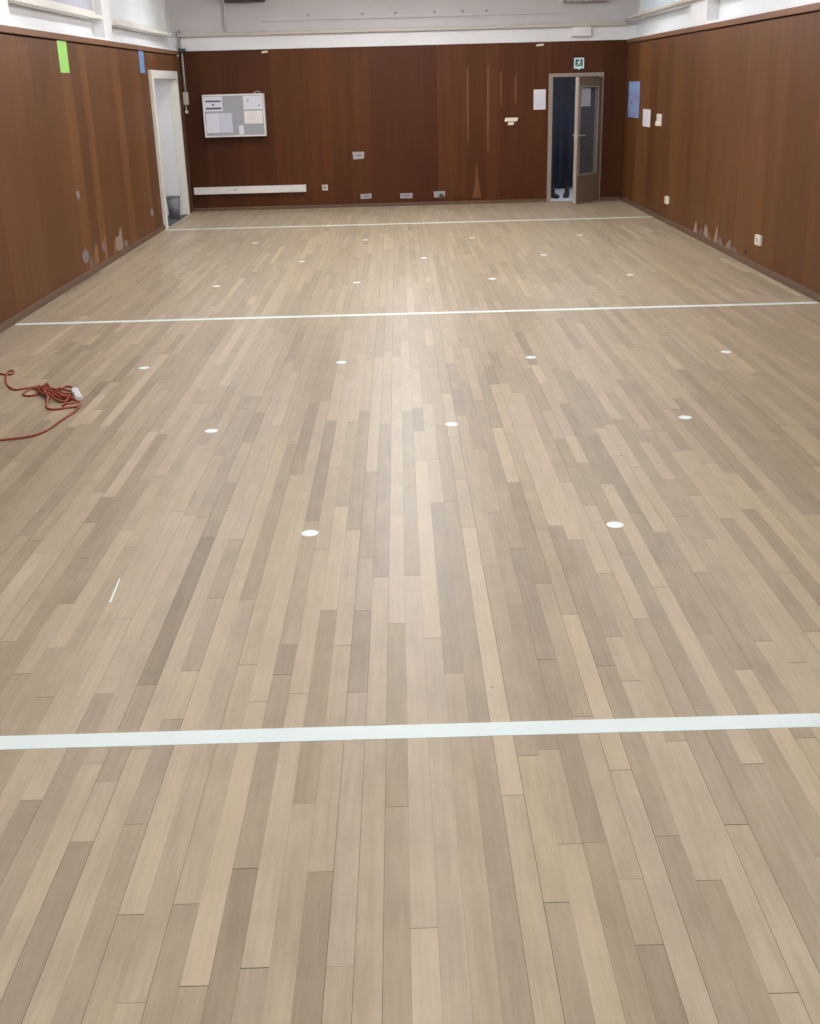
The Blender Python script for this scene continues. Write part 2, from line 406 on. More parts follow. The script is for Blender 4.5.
# upper walls above the panelling, with piers, window bays, sills and cap rails
def upper_wall(X, sg, name_parent, piers, mat):
    mb = MB()
    mb.box(X+sg*.14, YF, ZP, X+sg*.24, YB+.1, ZC)
    mb.box(X+sg*.012, YF, ZP-.02, X+sg*.24, YB+.1, ZP-.001)           # ledge closing the top of the panelling
    o = mb.build('upper_wall', [mat], parent=name_parent)
    for a, b in piers:
        p = MB(); p.box(X+sg*.002, a, ZP, X+sg*.139, b, ZC-.001); p.build('pier', ['white_wall'], parent=name_parent, bevel=.006)
    return o
upper_wall(XL, -1, wall_left, ((14.12, 14.52), (10.30, 10.72), (6.45, 6.85), (2.6, 3.0), (-1.2, -.8)), 'white_wall')
upper_wall(XR, 1, wall_right, ((14.08, 14.88), (8.0, 8.6), (2.0, 2.6)), 'blue_wall')
for X, sg, par in ((XL, 1, wall_left), (XR, -1, wall_right)):
    r = MB(); r.box(X-sg*.001, YF+.001, ZP-.055, X+sg*.022, YB-.002, ZP+.003)
    r.build('cap_rail', ['veneer_cap'], parent=par, bevel=.003)
    r = MB(); r.box(X-sg*.10, YF+.001, ZP+.0035, X+sg*.012, YB-.006, ZP+.028)
    r.build('ledge', ['white_wall'], parent=par)
# left bays: window with sill
def window(n, X, sg, y0, y1, zs, ztop, pane_mat, sill=True):
    e = empty('window_%d' % n, (X, (y0+y1)/2, zs), kind='structure')
    f = MB()
    x0, x1 = X+sg*.08, X+sg*.139
    f.box(x0, y0, zs, x1, y0+.05, ztop); f.box(x0, y1-.05, zs, x1, y1, ztop)
    f.box(x0, y0+.05, zs, x1, y1-.05, zs+.05); f.box(x0, y0+.05, ztop-.05, x1, y1-.05, ztop)
    f.build('window_frame', ['frame_white'], parent=e, bevel=.004)
    p = MB(); p.box(X+sg*.105, y0+.05, zs+.05, X+sg*.12, y1-.05, ztop-.05); p.build('pane', [pane_mat], parent=e)
    if sill:
        s = MB(); s.box(X-sg*.012, y0+.02, zs-.045, X+sg*.139, y1-.02, zs); s.build('window_sill', ['frame_white'], parent=e, bevel=.005)
window(1, XL, -1, 10.74, 14.10, 2.665, 3.15, 'pane')
window(2, XL, -1, 6.87, 10.28, 2.665, 3.15, 'pane')
window(3, XL, -1, 14.75, 18.30, 2.645, 3.15, 'blue_wall')
window(4, XR, 1, 14.90, 18.40, 2.72, 3.15, 'pane_r')
window(5, XR, 1, 8.65, 14.05, 2.74, 3.15, 'pane_r')

# back upper wall: white band, cream rail that runs on round the corner, grey wall above, bolted batten
ub = MB()
ub.box(XL-.14, YB+.012, ZP, XR+.14, YB+.10, 2.60, 0)
ub.box(XL-.14, YB+.03, 2.60, XR+.14, YB+.12, ZC, 1)
ub.box(XL, YB-.004, ZP+.002, XR, YB+.012, ZP+.022, 0)
ub.build('upper_wall', ['white_wall', 'grey_wall'], parent=wall_back)
r = MB(); r.box(XL+.02, YB-.05, 2.600, XR-.02, YB+.03, 2.655)
structure(r, 'trim_1', ['cream'], bevel=.01)
r = MB(); r.box(-2.03, YB+.0, 2.795, 2.62, YB+.03, 2.835)
t2 = structure(r, 'trim_2', ['grey_wall'], bevel=.004)
for x in (-1.32, -.49, .02, .62, 1.05, 1.42):
    b = MB(); b.rings([[(x+rr*math.cos(2*PI*j/8), yy, 2.868+rr*math.sin(2*PI*j/8)) for j in range(8)] for rr, yy in ((.02, YB+.03), (.02, YB+.012), (.012, YB+.005))])
    b.build('bolt', ['taupe'], parent=t2)
r = MB()
r.tube([(XR-.03, YB-.03, 2.66), (XR-.05, YB-.2, 2.69), (XR-.03, YB-.7, 2.70), (XR-.03, 15.2, 2.70), (XR-.03, 9.0, 2.70)], .022, 8)
structure(r, 'trim_3', ['cream'], smooth=True)

# skirtings
def skirt(name, segs, axis):
    mb = MB()
    for a in segs: mb.box(*a)
    return structure(mb, name, ['skirt'], bevel=.004)
skirt('baseboard_left', [(XL-.001, YF+.02, 0.0005, XL+.022, 16.33, .065)], 0)
skirt('baseboard_right', [(XR-.022, YF+.02, 0.0005, XR+.001, YB-.02, .065)], 0)
skirt('baseboard_back', [(XL+.03, YB-.018, 0.0005, 2.385, YB+.001, .05), (3.26, YB-.018, .0005, XR-.024, YB+.001, .05)], 0)

# ---------------------------------------------------------------- DOORWAY ON THE LEFT, with the passage behind it
d2 = empty('door_2', (XL, 17.4, 0), kind='structure')
c = MB()
y0, y1, zt = DOOR_L
c.box(XL-.10, y0-.10, 0, XL+.045, y0+.03, zt+.08)
c.box(XL-.10, y1-.005, 0, XL+.03, y1+.07, zt+.08)
c.box(XL-.10, y0+.03, zt-.03, XL+.045, y1-.005, zt+.08)
c.build('casing', ['frame_white'], parent=d2, bevel=.006)
pw = MB()
pw.box(XL-2.2, y1-.005, -.002, XL-.101, y1+.07, 2.4)
pw.box(XL-2.2, y0-.20, -.002, XL-2.1, y1-.005, 2.4)
pw.box(XL-2.1, y0-.20, -.002, XL-.101, y0-.101, 2.4)
structure(pw, 'wall_passage', ['white_wall'])
pc = MB(); pc.box(XL-2.2, y0-.2, 2.4, XL-.101, y1+.07, 2.45); structure(pc, 'ceiling_passage', ['white_wall'])
pf = MB(); pf.box(XL-2.1, y0-.101, -.05, XL+.012, y1-.005, .004); structure(pf, 'floor_passage', ['dark_mat'])
l = MB(); l.box(XL-1.5, 17.2, 2.36, XL-.7, 17.5, 2.399)  # unseen lamp added so the passage walls come out bright
tag(l.build('added_passage_lamp', ['added_lamp']), 'added unseen ceiling lamp brightening the passage behind the left doorway', 'lamp')

bx, by = BIN
b = empty('waste_bin', (bx, by, .004), 'grey plastic waste bin on the dark floor of the white left doorway', 'bin')
q = MB(); H = .33
q.lathe([(.075, .004), (.078, .004), (.105, H), (.100, H), (.074, .012)], (bx, by, 0), 28)
q.build('bin_body', ['bin'], parent=b, smooth=True)
q = MB(); q.rings([[(bx+rr*math.cos(2*PI*j/28), by+rr*math.sin(2*PI*j/28), zz) for j in range(28)] for rr, zz in ((.1055, H-.012), (.111, H-.006), (.109, H+.005), (.101, H+.004), (.1005, H-.006))], cap=False)
q.build('rim', ['bin'], parent=b, smooth=True)

# ---------------------------------------------------------------- DOOR IN THE BACK WALL
d1 = empty('door_1', (2.82, YB, 0), kind='structure')
f = MB()
f.box(2.39, YB-.02, 0, 2.455, YB+.10, 1.94); f.box(3.19, YB-.02, 0, 3.25, YB+.10, 1.94); f.box(2.455, YB-.02, 1.885, 3.19, YB+.10, 1.94)
f.build('door_frame', ['door_frame'], parent=d1, bevel=.005)
LW, LH, LT = .655, 1.865, .05
hinge = Vector((3.185, YB-.02, .012)); ang = math.radians(180+47)
XF = Matrix.Translation(hinge) @ Matrix.Rotation(ang, 4, 'Z')      # leaf local: x from the hinge, y across, z up
def lbox(mb, *a, mat=0): mb.box(*a, mat=mat, xf=XF)
lf = MB(); st = .085
lbox(lf, 0, 0, 0, st, LT, LH); lbox(lf, LW-.05, 0, 0, LW-.006, LT, LH)
lbox(lf, st, 0, 0, LW-.05, LT, .42); lbox(lf, st, 0, LH-.13, LW-.05, LT, LH)
leaf = lf.build('door_leaf', ['door_wood'], parent=d1, bevel=.003)
e = MB(); lbox(e, LW-.006, -.004, 0, LW, LT+.004, LH)
lbox(e, LW-.032, LT, .0, LW-.004, LT+.004, LH)
e.build('door_edge', ['door_edge'], parent=leaf)
bd = MB(); w2 = .022
for yy in (-.006, LT-.006):
    lbox(bd, st, yy, .42, st+w2, yy+.012, LH-.13); lbox(bd, LW-.05-w2, yy, .42, LW-.05, yy+.012, LH-.13)
    lbox(bd, st+w2, yy, .42, LW-.05-w2, yy+.012, .42+w2); lbox(bd, st+w2, yy, LH-.13-w2, LW-.05-w2, yy+.012, LH-.13)
bd.build('glazing_bead', ['door_edge'], parent=leaf)
g = MB(); lbox(g, st, LT/2-.003, .42, LW-.05, LT/2+.003, LH-.13)
gl = g.build('glass_panel', ['glass'], parent=leaf)
n = MB(); lbox(n, st+.20, LT/2+.0035, 1.44, LW-.12, LT/2+.005, 1.70)
n.build('notice', ['paper_b'], parent=gl)
h = MB()
for sgn, yb in ((1, LT), (-1, 0)):
    lbox(h, LW-.055, min(yb, yb+sgn*.008), .90, LW-.015, max(yb, yb+sgn*.008), 1.10)
    P = [XF @ Vector(p) for p in ((LW-.035, yb, 1.02), (LW-.035, yb+sgn*.05, 1.02), (LW-.05, yb+sgn*.056, 1.02), (LW-.15, yb+sgn*.056, 1.018))]
    h.tube(P, .010, 8)
h.build('door_handle', ['steel'], parent=leaf, smooth=True)
for zz in (.25, .95, 1.62):
    hg = MB(); hg.lathe([(.011, -.05), (.011, .05)], (3.196, YB-.032, zz), 10); hg.build('hinge', ['alu_dark'], parent=d1)

# store room seen through the gap of the door
sw = MB()
sw.box(1.7, YB+.101, -.002, 1.8, 22.0, 2.5); sw.box(4.6, YB+.101, -.002, 4.7, 22.0, 2.5); sw.box(1.7, 22.0, -.002, 4.7, 22.1, 2.5)
structure(sw, 'wall_store', ['white_wall'])
sc_ = MB(); sc_.box(1.7, YB+.125, 2.5, 4.7, 22.1, 2.55); structure(sc_, 'ceiling_store', ['white_wall'])
sf = MB(); sf.box(1.8, YB+.0935, -.05, 4.6, 22.0, .003); structure(sf, 'floor_store', ['store_floor'])
cu = MB(); n = 120; top = []; bot = []
for i in range(n+1):
    x = 1.82 + 2.76*i/n; yv = 20.95 + .035*math.sin(i*.9) + .02*math.sin(i*.37+1)
    bot.append((x, yv, .03)); top.append((x, yv*.3+20.95*.7, 2.42))
R = [[bot[i], top[i], (top[i][0], top[i][1]+.006, 2.42), (bot[i][0], bot[i][1]+.006, .03)] for i in range(n+1)]
cu.rings(R)
rod = empty('curtain', (3.2, 20.95, .03), 'dark navy curtain hanging in the room behind the half open door', 'curtain')
cu.build('curtain_cloth', ['navy'], parent=rod, smooth=True)
cr_ = MB(); cr_.tube([(1.80, 20.95, 2.43), (4.60, 20.95, 2.43)], .014, 10); cr_.build('curtain_rod', ['steel'], parent=rod, smooth=True)
l = MB(); l.box(2.4, 19.3, 2.46, 3.8, 19.6, 2.499)  # unseen lamp added to light the curtain and the pale floor
tag(l.build('added_store_lamp', ['added_lamp']), 'added unseen ceiling lamp brightening the room before the navy curtain', 'lamp')
def shoe(x, y, label, rot):
    mb = MB(); R = []
    for s, w, h in ((-.105, .024, .045), (-.095, .034, .075), (-.06, .037, .085), (-.01, .037, .075), (.04, .041, .058), (.09, .043, .048), (.125, .036, .036), (.14, .018, .020)):
        R.append([(1.25*w*math.cos(2*PI*j/16), s, max(.0, h*.5+h*.5*math.sin(2*PI*j/16))) for j in range(16)])
    mb.rings(R)
    o = empty('shoe', (x, y, .003), label, 'shoe', 'black shoes behind the door'); o.rotation_euler.z = rot
    def add(m, nm, mat):
        ob = m.build(nm, [mat]); ob.parent = o
        if smooth_ok: 
            for p in ob.data.polygons: p.use_smooth = True
    smooth_ok = True
    mb.v = [(a, b_, c_+.012) for a, b_, c_ in mb.v]
    add(mb, 'upper', 'black')
    so = MB(); so.rings([[(w*math.cos(2*PI*j/20), .018+.128*math.sin(2*PI*j/20)*1.0, z) for j in range(20)] for w, z in ((.043, 0), (.045, .006), (.043, .016))])
    add(so, 'sole', 'black')
    sh = MB(); sh.rings([[(rr*math.cos(2*PI*j/16), -.06+rr*1.15*math.sin(2*PI*j/16), z) for j in range(16)] for rr, z in ((.036, .07), (.035, .11), (.037, .16), (.033, .16), (.030, .10))], cap=False)
    add(sh, 'shaft', 'black')
shoe(2.585, 19.30, 'black shoe standing clear in the gap of the half open back door', math.radians(200))
shoe(2.80, 19.36, 'black shoe partly hidden by the edge of the half open door leaf', math.radians(165))

# ---------------------------------------------------------------- FLOOR LINES AND DISCS
def line(y, w, x0, x1, label, slope=0):
    mb = MB(); e = [(x0, y-w/2), (x1, y-w/2), (x1, y+w/2), (x0, y+w/2)]
    b0 = [(x, yy, .0001) for x, yy in e]; b1 = [(x, yy, .0014) for x, yy in e]
    mb.rings([b0, b1]); tag(mb.build('court_line', ['tape'], loc=((x0+x1)/2, y, 0)), label, 'floor line', 'white lines across the hall floor')
line(2.953, .076, XL+.03, XR-.03, 'broad white line across the floor nearest the camera')
line(9.60, .072, XL+.025, XR-.025, 'white line across the floor halfway down the hall, behind the orange cable')
line(16.25, .08, XL+.03, XR-.03, 'thin white line across the far floor near the back wall')
def disc(x, y, label, group):
    mb = MB(); mb.lathe([(.0365, .0001), (.038, .0008), (.037, .0016), (.0, .0017)], (x, y, 0), 32, cap=False)
    tag(mb.build('floor_disc', ['disc'], loc=(x, y, 0)), label, 'floor disc', group)
gN, gF = 'white discs on the near half of the floor', 'white discs on the far half of the floor'
for x, y, s in ((-.437, 4.60, 'left one of the two white discs in the front row nearest the camera'), (.916, 4.60, 'right one of the two white discs in the front row nearest the camera'),
        (-1.125, 6.23, 'left one of three white discs in a row, level with the loose cable end'), (.266, 6.23, 'middle disc of the row of three white discs on the near floor'), (1.623, 6.24, 'right disc of the row of three white discs on the near floor'),
        (-1.857, 7.85, 'leftmost white disc of the four before the middle line, right of the cable'), (-.449, 7.855, 'second white disc from the left of the four just before the middle line'),
        (.909, 7.85, 'third white disc from the left of the four just before the middle line'), (2.306, 7.855, 'rightmost white disc of the four just before the middle line')):
    disc(x, y, s, gN)
for x, y, s in ((-1.855, 11.31, 'leftmost white disc of the row of four just beyond the middle line'), (-.448, 11.30, 'second white disc from left in the row of four just beyond the middle line'),
        (.906, 11.295, 'third white disc from left in the row of four just beyond the middle line'), (2.294, 11.31, 'rightmost white disc of the row of four just beyond the middle line'),
        (-1.121, 12.85, 'left white disc of the far row of three'), (.261, 12.86, 'middle white disc of the far row of three'), (1.614, 12.84, 'right white disc of the far row of three'),
        (-1.856, 14.57, 'leftmost white disc of the farthest row, before the back line'), (-.44, 14.57, 'second white disc from left in the farthest row, before the back line'),
        (.908, 14.49, 'third white disc from left in the farthest row, before the back line'), (2.28, 14.49, 'rightmost white disc of the farthest row, before the back line')):
    disc(x, y, s, gF)

# ---------------------------------------------------------------- ORANGE CABLE
CORD = [(-2.891, 7.774), (-2.858, 7.766), (-2.806, 7.735), (-2.768, 7.743), (-2.771, 7.808), (-2.806, 7.864), (-2.81, 7.812), (-2.774, 7.652), (-2.715, 7.471), (-2.652, 7.354), (-2.593, 7.29), (-2.552, 7.316), (-2.493, 7.349), (-2.442, 7.374), (-2.431, 7.44), (-2.39, 7.357), (-2.395, 7.28), (-2.412, 7.158), (-2.45, 7.126), (-2.495, 7.149), (-2.51, 7.236), (-2.484, 7.317), (-2.41, 7.233), (-2.338, 7.114), (-2.301, 7.03), (-2.295, 6.959), (-2.296, 7.059), (-2.284, 7.167), (-2.344, 7.275), (-2.41, 7.301), (-2.435, 7.258), (-2.348, 7.09), (-2.269, 7.045), (-2.206, 7.057), (-2.139, 7.021), (-2.192, 7.11), (-2.255, 7.098), (-2.334, 7.172), (-2.369, 7.259), (-2.293, 7.232), (-2.276, 7.345), (-2.225, 7.32), (-2.216, 7.235), (-2.268, 7.248), (-2.295, 7.198), (-2.245, 7.163), (-2.182, 7.145), (-2.137, 7.057), (-2.139, 6.985), (-2.197, 6.956), (-2.288, 7.047), (-2.378, 7.177), (-2.427, 7.257), (-2.366, 7.183), (-2.232, 7.016), (-2.156, 6.98), (-2.079, 6.937), (-2.063, 6.825), (-2.122, 6.803), (-2.181, 6.769), (-2.235, 6.798), (-2.27, 6.87), (-2.286, 6.976), (-2.344, 7.107), (-2.352, 7.2), (-2.26, 7.08), (-2.161, 6.963), (-2.201, 6.97), (-2.151, 6.994), (-2.156, 6.91), (-2.153, 6.834), (-2.102, 6.815), (-2.07, 6.884), (-2.047, 6.847), (-2.042, 6.728), (-2.061, 6.6), (-2.08, 6.476), (-2.098, 6.326), (-2.137, 6.227), (-2.206, 6.177), (-2.319, 6.139), (-2.415, 6.126)]
def catmull(P, n=7):
    out = []
    for i in range(len(P)-1):
        p0, p1, p2, p3 = P[max(i-1, 0)], P[i], P[i+1], P[min(i+2, len(P)-1)]
        for k in range(n):
            t = k/n
            out.append(tuple(.5*((2*b)+(-a+c)*t+(2*a-5*b+4*c-d)*t*t+(-a+3*b-3*c+d)*t**3) for a, b, c, d in zip(p0, p1, p2, p3)))
    out.append(tuple(P[-1])); return out
rc = random.Random(2); CR = .0068
P2 = catmull([(x, y, 0) for x, y in CORD])
raw = []
for i, (x, y, z) in enumerate(P2):      # lift the cable over its own earlier turns
    k = sum(1 for j in range(0, i-9, 2) if (P2[j][0]-x)**2+(P2[j][1]-y)**2 < .03**2)
    raw.append(CR+.0003 + min(k, 4)*CR*1.25)
zs = [max(sum(raw[max(0, i-3):i+4])/len(raw[max(0, i-3):i+4]), CR+.0003) for i in range(len(raw))]
ce = empty('extension_cord', (-2.35, 7.1, 0), 'orange red extension cord lying in a loose tangle on the wooden floor at left', 'cable')
q = MB(); q.tube([(p[0], p[1], z) for p, z in zip(P2, zs)], CR, 8); q.build('cable', ['cord'], parent=ce, smooth=True)
q = MB(); cx, cy = -2.13, 7.08; an = math.atan2(6.96-7.20, -2.08+2.18)
XS = Matrix.Translation((cx, cy, .021)) @ Matrix.Rotation(an, 4, 'Z')
q.box(-.125, -.022, -.016, .125, .022, .016, xf=XS)
so = q.build('socket_block', ['plastic'], parent=ce, bevel=.008)
q = MB()
for a in (-.07, .0, .07): q.box(a-.02, -.014, .016, a+.02, .014, .0175, xf=XS)
q.build('socket_face', ['paper_b'], parent=so)

# ---------------------------------------------------------------- THINGS ON THE BACK WALL
Y0 = YB
bbx0, bbx1, bz0, bz1, bd_ = -3.03, -2.07, 1.135, 1.765, .14
e = empty('notice_board', ((bbx0+bbx1)/2, Y0, bz0), 'shallow white framed notice case with papers hanging on the brown back wall at left', 'notice board')
q = MB(); fw = .022; yf = Y0-bd_
q.box(bbx0, yf, bz0, bbx0+fw, Y0-.0005, bz1); q.box(bbx1-fw, yf, bz0, bbx1, Y0-.0005, bz1)
q.box(bbx0+fw, yf, bz0, bbx1-fw, Y0-.0005, bz0+fw); q.box(bbx0+fw, yf, bz1-fw, bbx1-fw, Y0-.0005, bz1)
q.build('case_frame', ['plastic'], parent=e, bevel=.003)
q = MB(); q.box(bbx0+fw, yf+.012, bz0+fw, bbx1-fw, Y0-.0005, bz1-fw); q.build('backing', ['board'], parent=e)
yp = yf+.010
def sheet(x0, z0, x1, z1, name='paper', lines=(), mats=('paper', 'ink'), label=None):
    q = MB(); q.box(x0, yp, z0, x1, yp+.0018, z1)
    for a, b, c_, d in lines: q.box(x0+a*(x1-x0), yp-.0006, z0+b*(z1-z0), x0+c_*(x1-x0), yp, z0+d*(z1-z0), 1)
    return q
def paper(x0, z0, x1, z1, lines, label, mats=('paper', 'ink')):
    q = sheet(x0, z0, x1, z1, lines=lines)
    tag(q.build('paper', list(mats)), label, 'paper', 'papers in the notice case')
paper(bbx0+.025, 1.52, bbx0+.31, 1.735, ((.08, .62, .92, .74), (.42, .38, .54, .50), (.08, .12, .92, .26)), 'title sheet with two bold dark lines at top left of the notice case')
paper(bbx0+.035, 1.20, bbx0+.245, 1.49, (), 'left one of two plain sheets side by side at lower left of the notice case')
paper(bbx0+.25, 1.20, bbx0+.445, 1.49, (), 'right one of two plain sheets side by side at lower left of the notice case', ('paper_b', 'ink'))
paper(bbx1-.325, 1.535, bbx1-.03, 1.735, ((.20, .62, .30, .70), (.78, .24, .88, .32)), 'sheet with two small dark pins at top right of the notice case')
paper(bbx1-.325, 1.325, bbx1-.035, 1.515, ((.3, .4, .6, .43), (.3, .6, .6, .63)), 'sheet below the pinned one at right of the notice case', ('plastic', 'paper_b'))
paper(bbx1-.42, 1.165, bbx1-.345, 1.305, (), 'small slip at bottom middle of the notice case')
q = MB(); q.tube([(bbx1-.17, Y0-.05, bz1+.002), (bbx1-.12, Y0-.05, bz1+.03), (bbx1-.07, Y0-.05, bz1+.028), (bbx1-.06, Y0-.05, bz1+.002)], .007, 8)
q.build('case_latch', ['alu'], parent=e)

e = empty('cable_trunking', (-2.42, Y0, .26), 'long white trunking bar low on the back wall beside the white doorway', 'trunking')
q = MB(); q.box(-3.30, Y0-.055, .262, -1.515, Y0-.0005, .372); q.build('trunking_body', ['plastic'], parent=e, bevel=.006)
q = MB(); q.box(-1.515, Y0-.058, .259, -1.498, Y0-.0005, .375); q.build('end_cap', ['plastic'], parent=e, bevel=.003)
q = MB(); q.box(-2.66, Y0-.0565, .315, -2.61, Y0-.055, .335); q.build('marking', ['alu'], parent=e)
def socket(x, z, w, h, label, group=None, cat='socket', wall='back', body='plastic_cream', name='wall_socket', round_=True, depth=.03):
    if wall == 'back': T = Matrix.Translation((x, Y0, z))
    elif wall == 'right': T = Matrix.Translation((XR, x, z)) @ Matrix.Rotation(-PI/2, 4, 'Z')
    else: T = Matrix.Translation((XL, x, z)) @ Matrix.Rotation(PI/2, 4, 'Z')
    e = empty(name, tuple(T.translation), label, cat, group)
    q = MB(); q.box(-w/2, -depth, -h/2, w/2, -.0005, h/2, xf=T); q.build('housing', [body], parent=e, bevel=.005)
    if round_:
        q = MB(); r = min(w, h)*.34
        q.rings([[tuple(T @ Vector((rr*math.cos(2*PI*j/20), yy, rr*math.sin(2*PI*j/20)))) for j in range(20)] for rr, yy in ((r, -depth), (r, -depth-.004), (r*.85, -depth-.004), (r*.8, -depth+.001))], cap=True)
        q.build('socket_face', ['plastic'], parent=e)
    else:
        q = MB(); q.box(-w*.30, -depth-.006, -h*.32, w*.30, -depth, h*.32, xf=T); q.build('rocker', ['plastic'], parent=e, bevel=.003)
    return e, T
socket(-1.194, .318, .088, .088, 'small cream wall socket right of the long white trunking bar')
def plate(x, z, w, h, label, worn=0, seed=1):
    r_ = random.Random(seed)
    e = empty('socket_plate', (x, Y0, z), label, 'wall plate', 'grey metal plates on the back wall')
    q = MB(); P = [(x-w/2*.96+r_.uniform(-.008, .008), z-h/2), (x+w/2*.92, z-h/2+r_.uniform(-.006, .01)), (x+w/2, z+h/2), (x-w/2, z+h/2-r_.uniform(0, .012))]
    q.rings([[(a, Y0-.0005, b) for a, b in P], [(a, Y0-.012, b) for a, b in P]]); q.build('plate', ['alu'], parent=e, bevel=.003)
    for k in (-1, 1):
        for kk in (-1, 1):
            s_ = MB(); s_.rings([[(x+k*w*.4+rr*math.cos(2*PI*j/8), yy, z+kk*h*.34+rr*math.sin(2*PI*j/8)) for j in range(8)] for rr, yy in ((.007, Y0-.012), (.005, Y0-.0145))]); s_.build('screw', ['steel'], parent=e)
    s_ = MB()
    if worn: s_.rings([[(x+.03+rr*1.1*math.cos(2*PI*j/12), yy, z-.025+rr*math.sin(2*PI*j/12)) for j in range(12)] for rr, yy in ((.035, Y0-.012), (.03, Y0-.030), (.02, Y0-.032))])
    else: s_.box(x-.05, Y0-.0135, z-.005, x+.05, Y0-.012, z+.005)
    s_.build('outlet', ['alu_dark'], parent=e)
plate(-.634, .795, .19, .115, 'grey metal plate at mid height on the back wall, the highest of four', 0, 2)
plate(-.535, .165, .18, .085, 'left of three grey metal plates low on the back wall')
plate(.117, .158, .205, .08, 'middle of three grey metal plates low on the back wall', 0, 4)
plate(.65, .165, .19, .10, 'right of three grey metal plates low on the back wall, with dark round outlet', 1, 6)
def flat(name, pts_fn, x0, z0, x1, z1, mats, label, cat, group=None, lean=0, extra=(), t=.003):
    """a sheet on a wall; pts_fn maps (along, height, out) to the room"""
    q = MB()
    A = [(x0, z0), (x1, z0), (x1+lean, z1), (x0+lean, z1)]
    q.rings([[pts_fn(a, b, .0005) for a, b in A], [pts_fn(a, b, t) for a, b in A]])
    for a, b, c_, d, mi in extra:
        B = [(x0+a*(x1-x0), z0+b*(z1-z0)), (x0+c_*(x1-x0), z0+b*(z1-z0)), (x0+c_*(x1-x0), z0+d*(z1-z0)), (x0+a*(x1-x0), z0+d*(z1-z0))]
        q.rings([[pts_fn(p, r, t) for p, r in B], [pts_fn(p, r, t+.0008) for p, r in B]], mi)
    return tag(q.build(name, list(mats), bevel=0), label, cat, group)
oB = lambda a, b, o: (a, Y0-o, b)
oL = lambda a, b, o: (XL+o, a, b)
oR = lambda a, b, o: (XR-o, a, b)
flat('notice_sheet', oB, 2.155, 1.415, 2.345, 1.712, ('plastic', 'paper'), 'white notice sheet on the back wall left of the half open door', 'paper', extra=((.08, .05, .92, .95, 1),))
flat('sticker', oB, 1.70, 1.250, 1.90, 1.305, ('plastic_cream',), 'wider upper one of two small pale stickers left of the back door', 'sticker', 'pale stickers on the back wall', lean=.012)
flat('sticker', oB, 1.75, 1.195, 1.84, 1.240, ('plastic_cream',), 'narrower lower one of two small pale stickers left of the back door', 'sticker', 'pale stickers on the back wall', lean=.012)
def clip(x, z, w, label):
    q = MB(); P = [(x-w/2, z-.018), (x+w*.42, z-.012), (x+w/2, z+.018), (x-w*.4, z+.012)]
    q.rings([[(a, Y0-.0005, b) for a, b in P], [(a, Y0-.035, b) for a, b in P]]); tag(q.build('wall_clip', ['plastic_cream'], bevel=.004), label, 'clip', 'pale clips at the top of the panelling')
clip(-2.02, 2.362, .10, 'small pale clip at the top of the panelling above the notice case')
clip(2.24, 2.355, .12, 'small pale clip at the top of the panelling left of the exit sign')
# exit sign
sx, sz = 2.853, 2.075
e = empty('exit_sign', (sx, Y0, sz-.09), 'small green and white escape route sign above the half open back door', 'sign')
def brd(x0, z0, x1, z1, y0, y1, nm, mat, par):
    q = MB(); q.box(x0, Y0-y1, z0, x1, Y0-y0, z1); return q.build(nm, [mat], parent=par)
brd(sx-.095, sz-.095, sx+.095, sz+.095, .0005, .018, 'sign_housing', 'sign_dark', e)
fc = brd(sx-.078, sz-.072, sx+.078, sz+.082, .018, .020, 'sign_face', 'sign_white', e)
brd(sx-.056, sz-.040, sx+.056, sz+.060, .020, .021, 'green_field', 'sign_green', fc)
q = MB(); yy = Y0-.0215
def q2(pts): q.rings([[(sx+a, yy, sz+b) for a, b in pts], [(sx+a, yy-.001, sz+b) for a, b in pts]])
q2([(.012+.011*math.cos(2*PI*j/12), .045+.011*math.sin(2*PI*j/12)) for j in range(12)])                    # head
q2([(-.012, .030), (.012, .034), (.008, -.002), (-.010, .0)])                                              # trunk
q2([(-.010, .028), (-.034, .010), (-.028, .004), (-.006, .018)]); q2([(.010, .032), (.036, .014), (.032, .007), (.008, .020)])   # arms
q2([(.000, .002), (.026, -.014), (.020, -.036), (.012, -.035), (.014, -.016), (-.006, -.004)])              # leg forward
q2([(-.010, .002), (.0, -.004), (-.018, -.022), (-.038, -.030), (-.041, -.023), (-.022, -.014)])            # leg back
q.build('running_figure', ['sign_white'], parent=fc)
q = MB(); q.rings([[(sx+a, yy_, sz+b) for a, b in ((-.035, -.066), (.0, -.094), (.035, -.066))] for yy_ in (Y0-.020, Y0-.0215)]); q.build('arrow', ['sign_white'], parent=fc)
# emergency light
e = empty('emergency_light', (2.88, Y0, 2.46), 'small white box light on the white band above the back door', 'light')
q = MB(); q.box(2.735, Y0-.06, 2.462, 3.03, Y0+.0115, 2.608-.010); q.build('housing', ['plastic'], parent=e, bevel=.008)
q = MB(); q.box(2.75, Y0-.066, 2.475, 2.985, Y0-.06, 2.585); q.build('diffuser', ['white_wall'], parent=e, bevel=.004)
q = MB(); q.lathe([(.018, 0), (.018, .02), (.010, .028)], (3.005, Y0-.075, 2.535), 12); q.build('indicator', ['plastic'], parent=e)
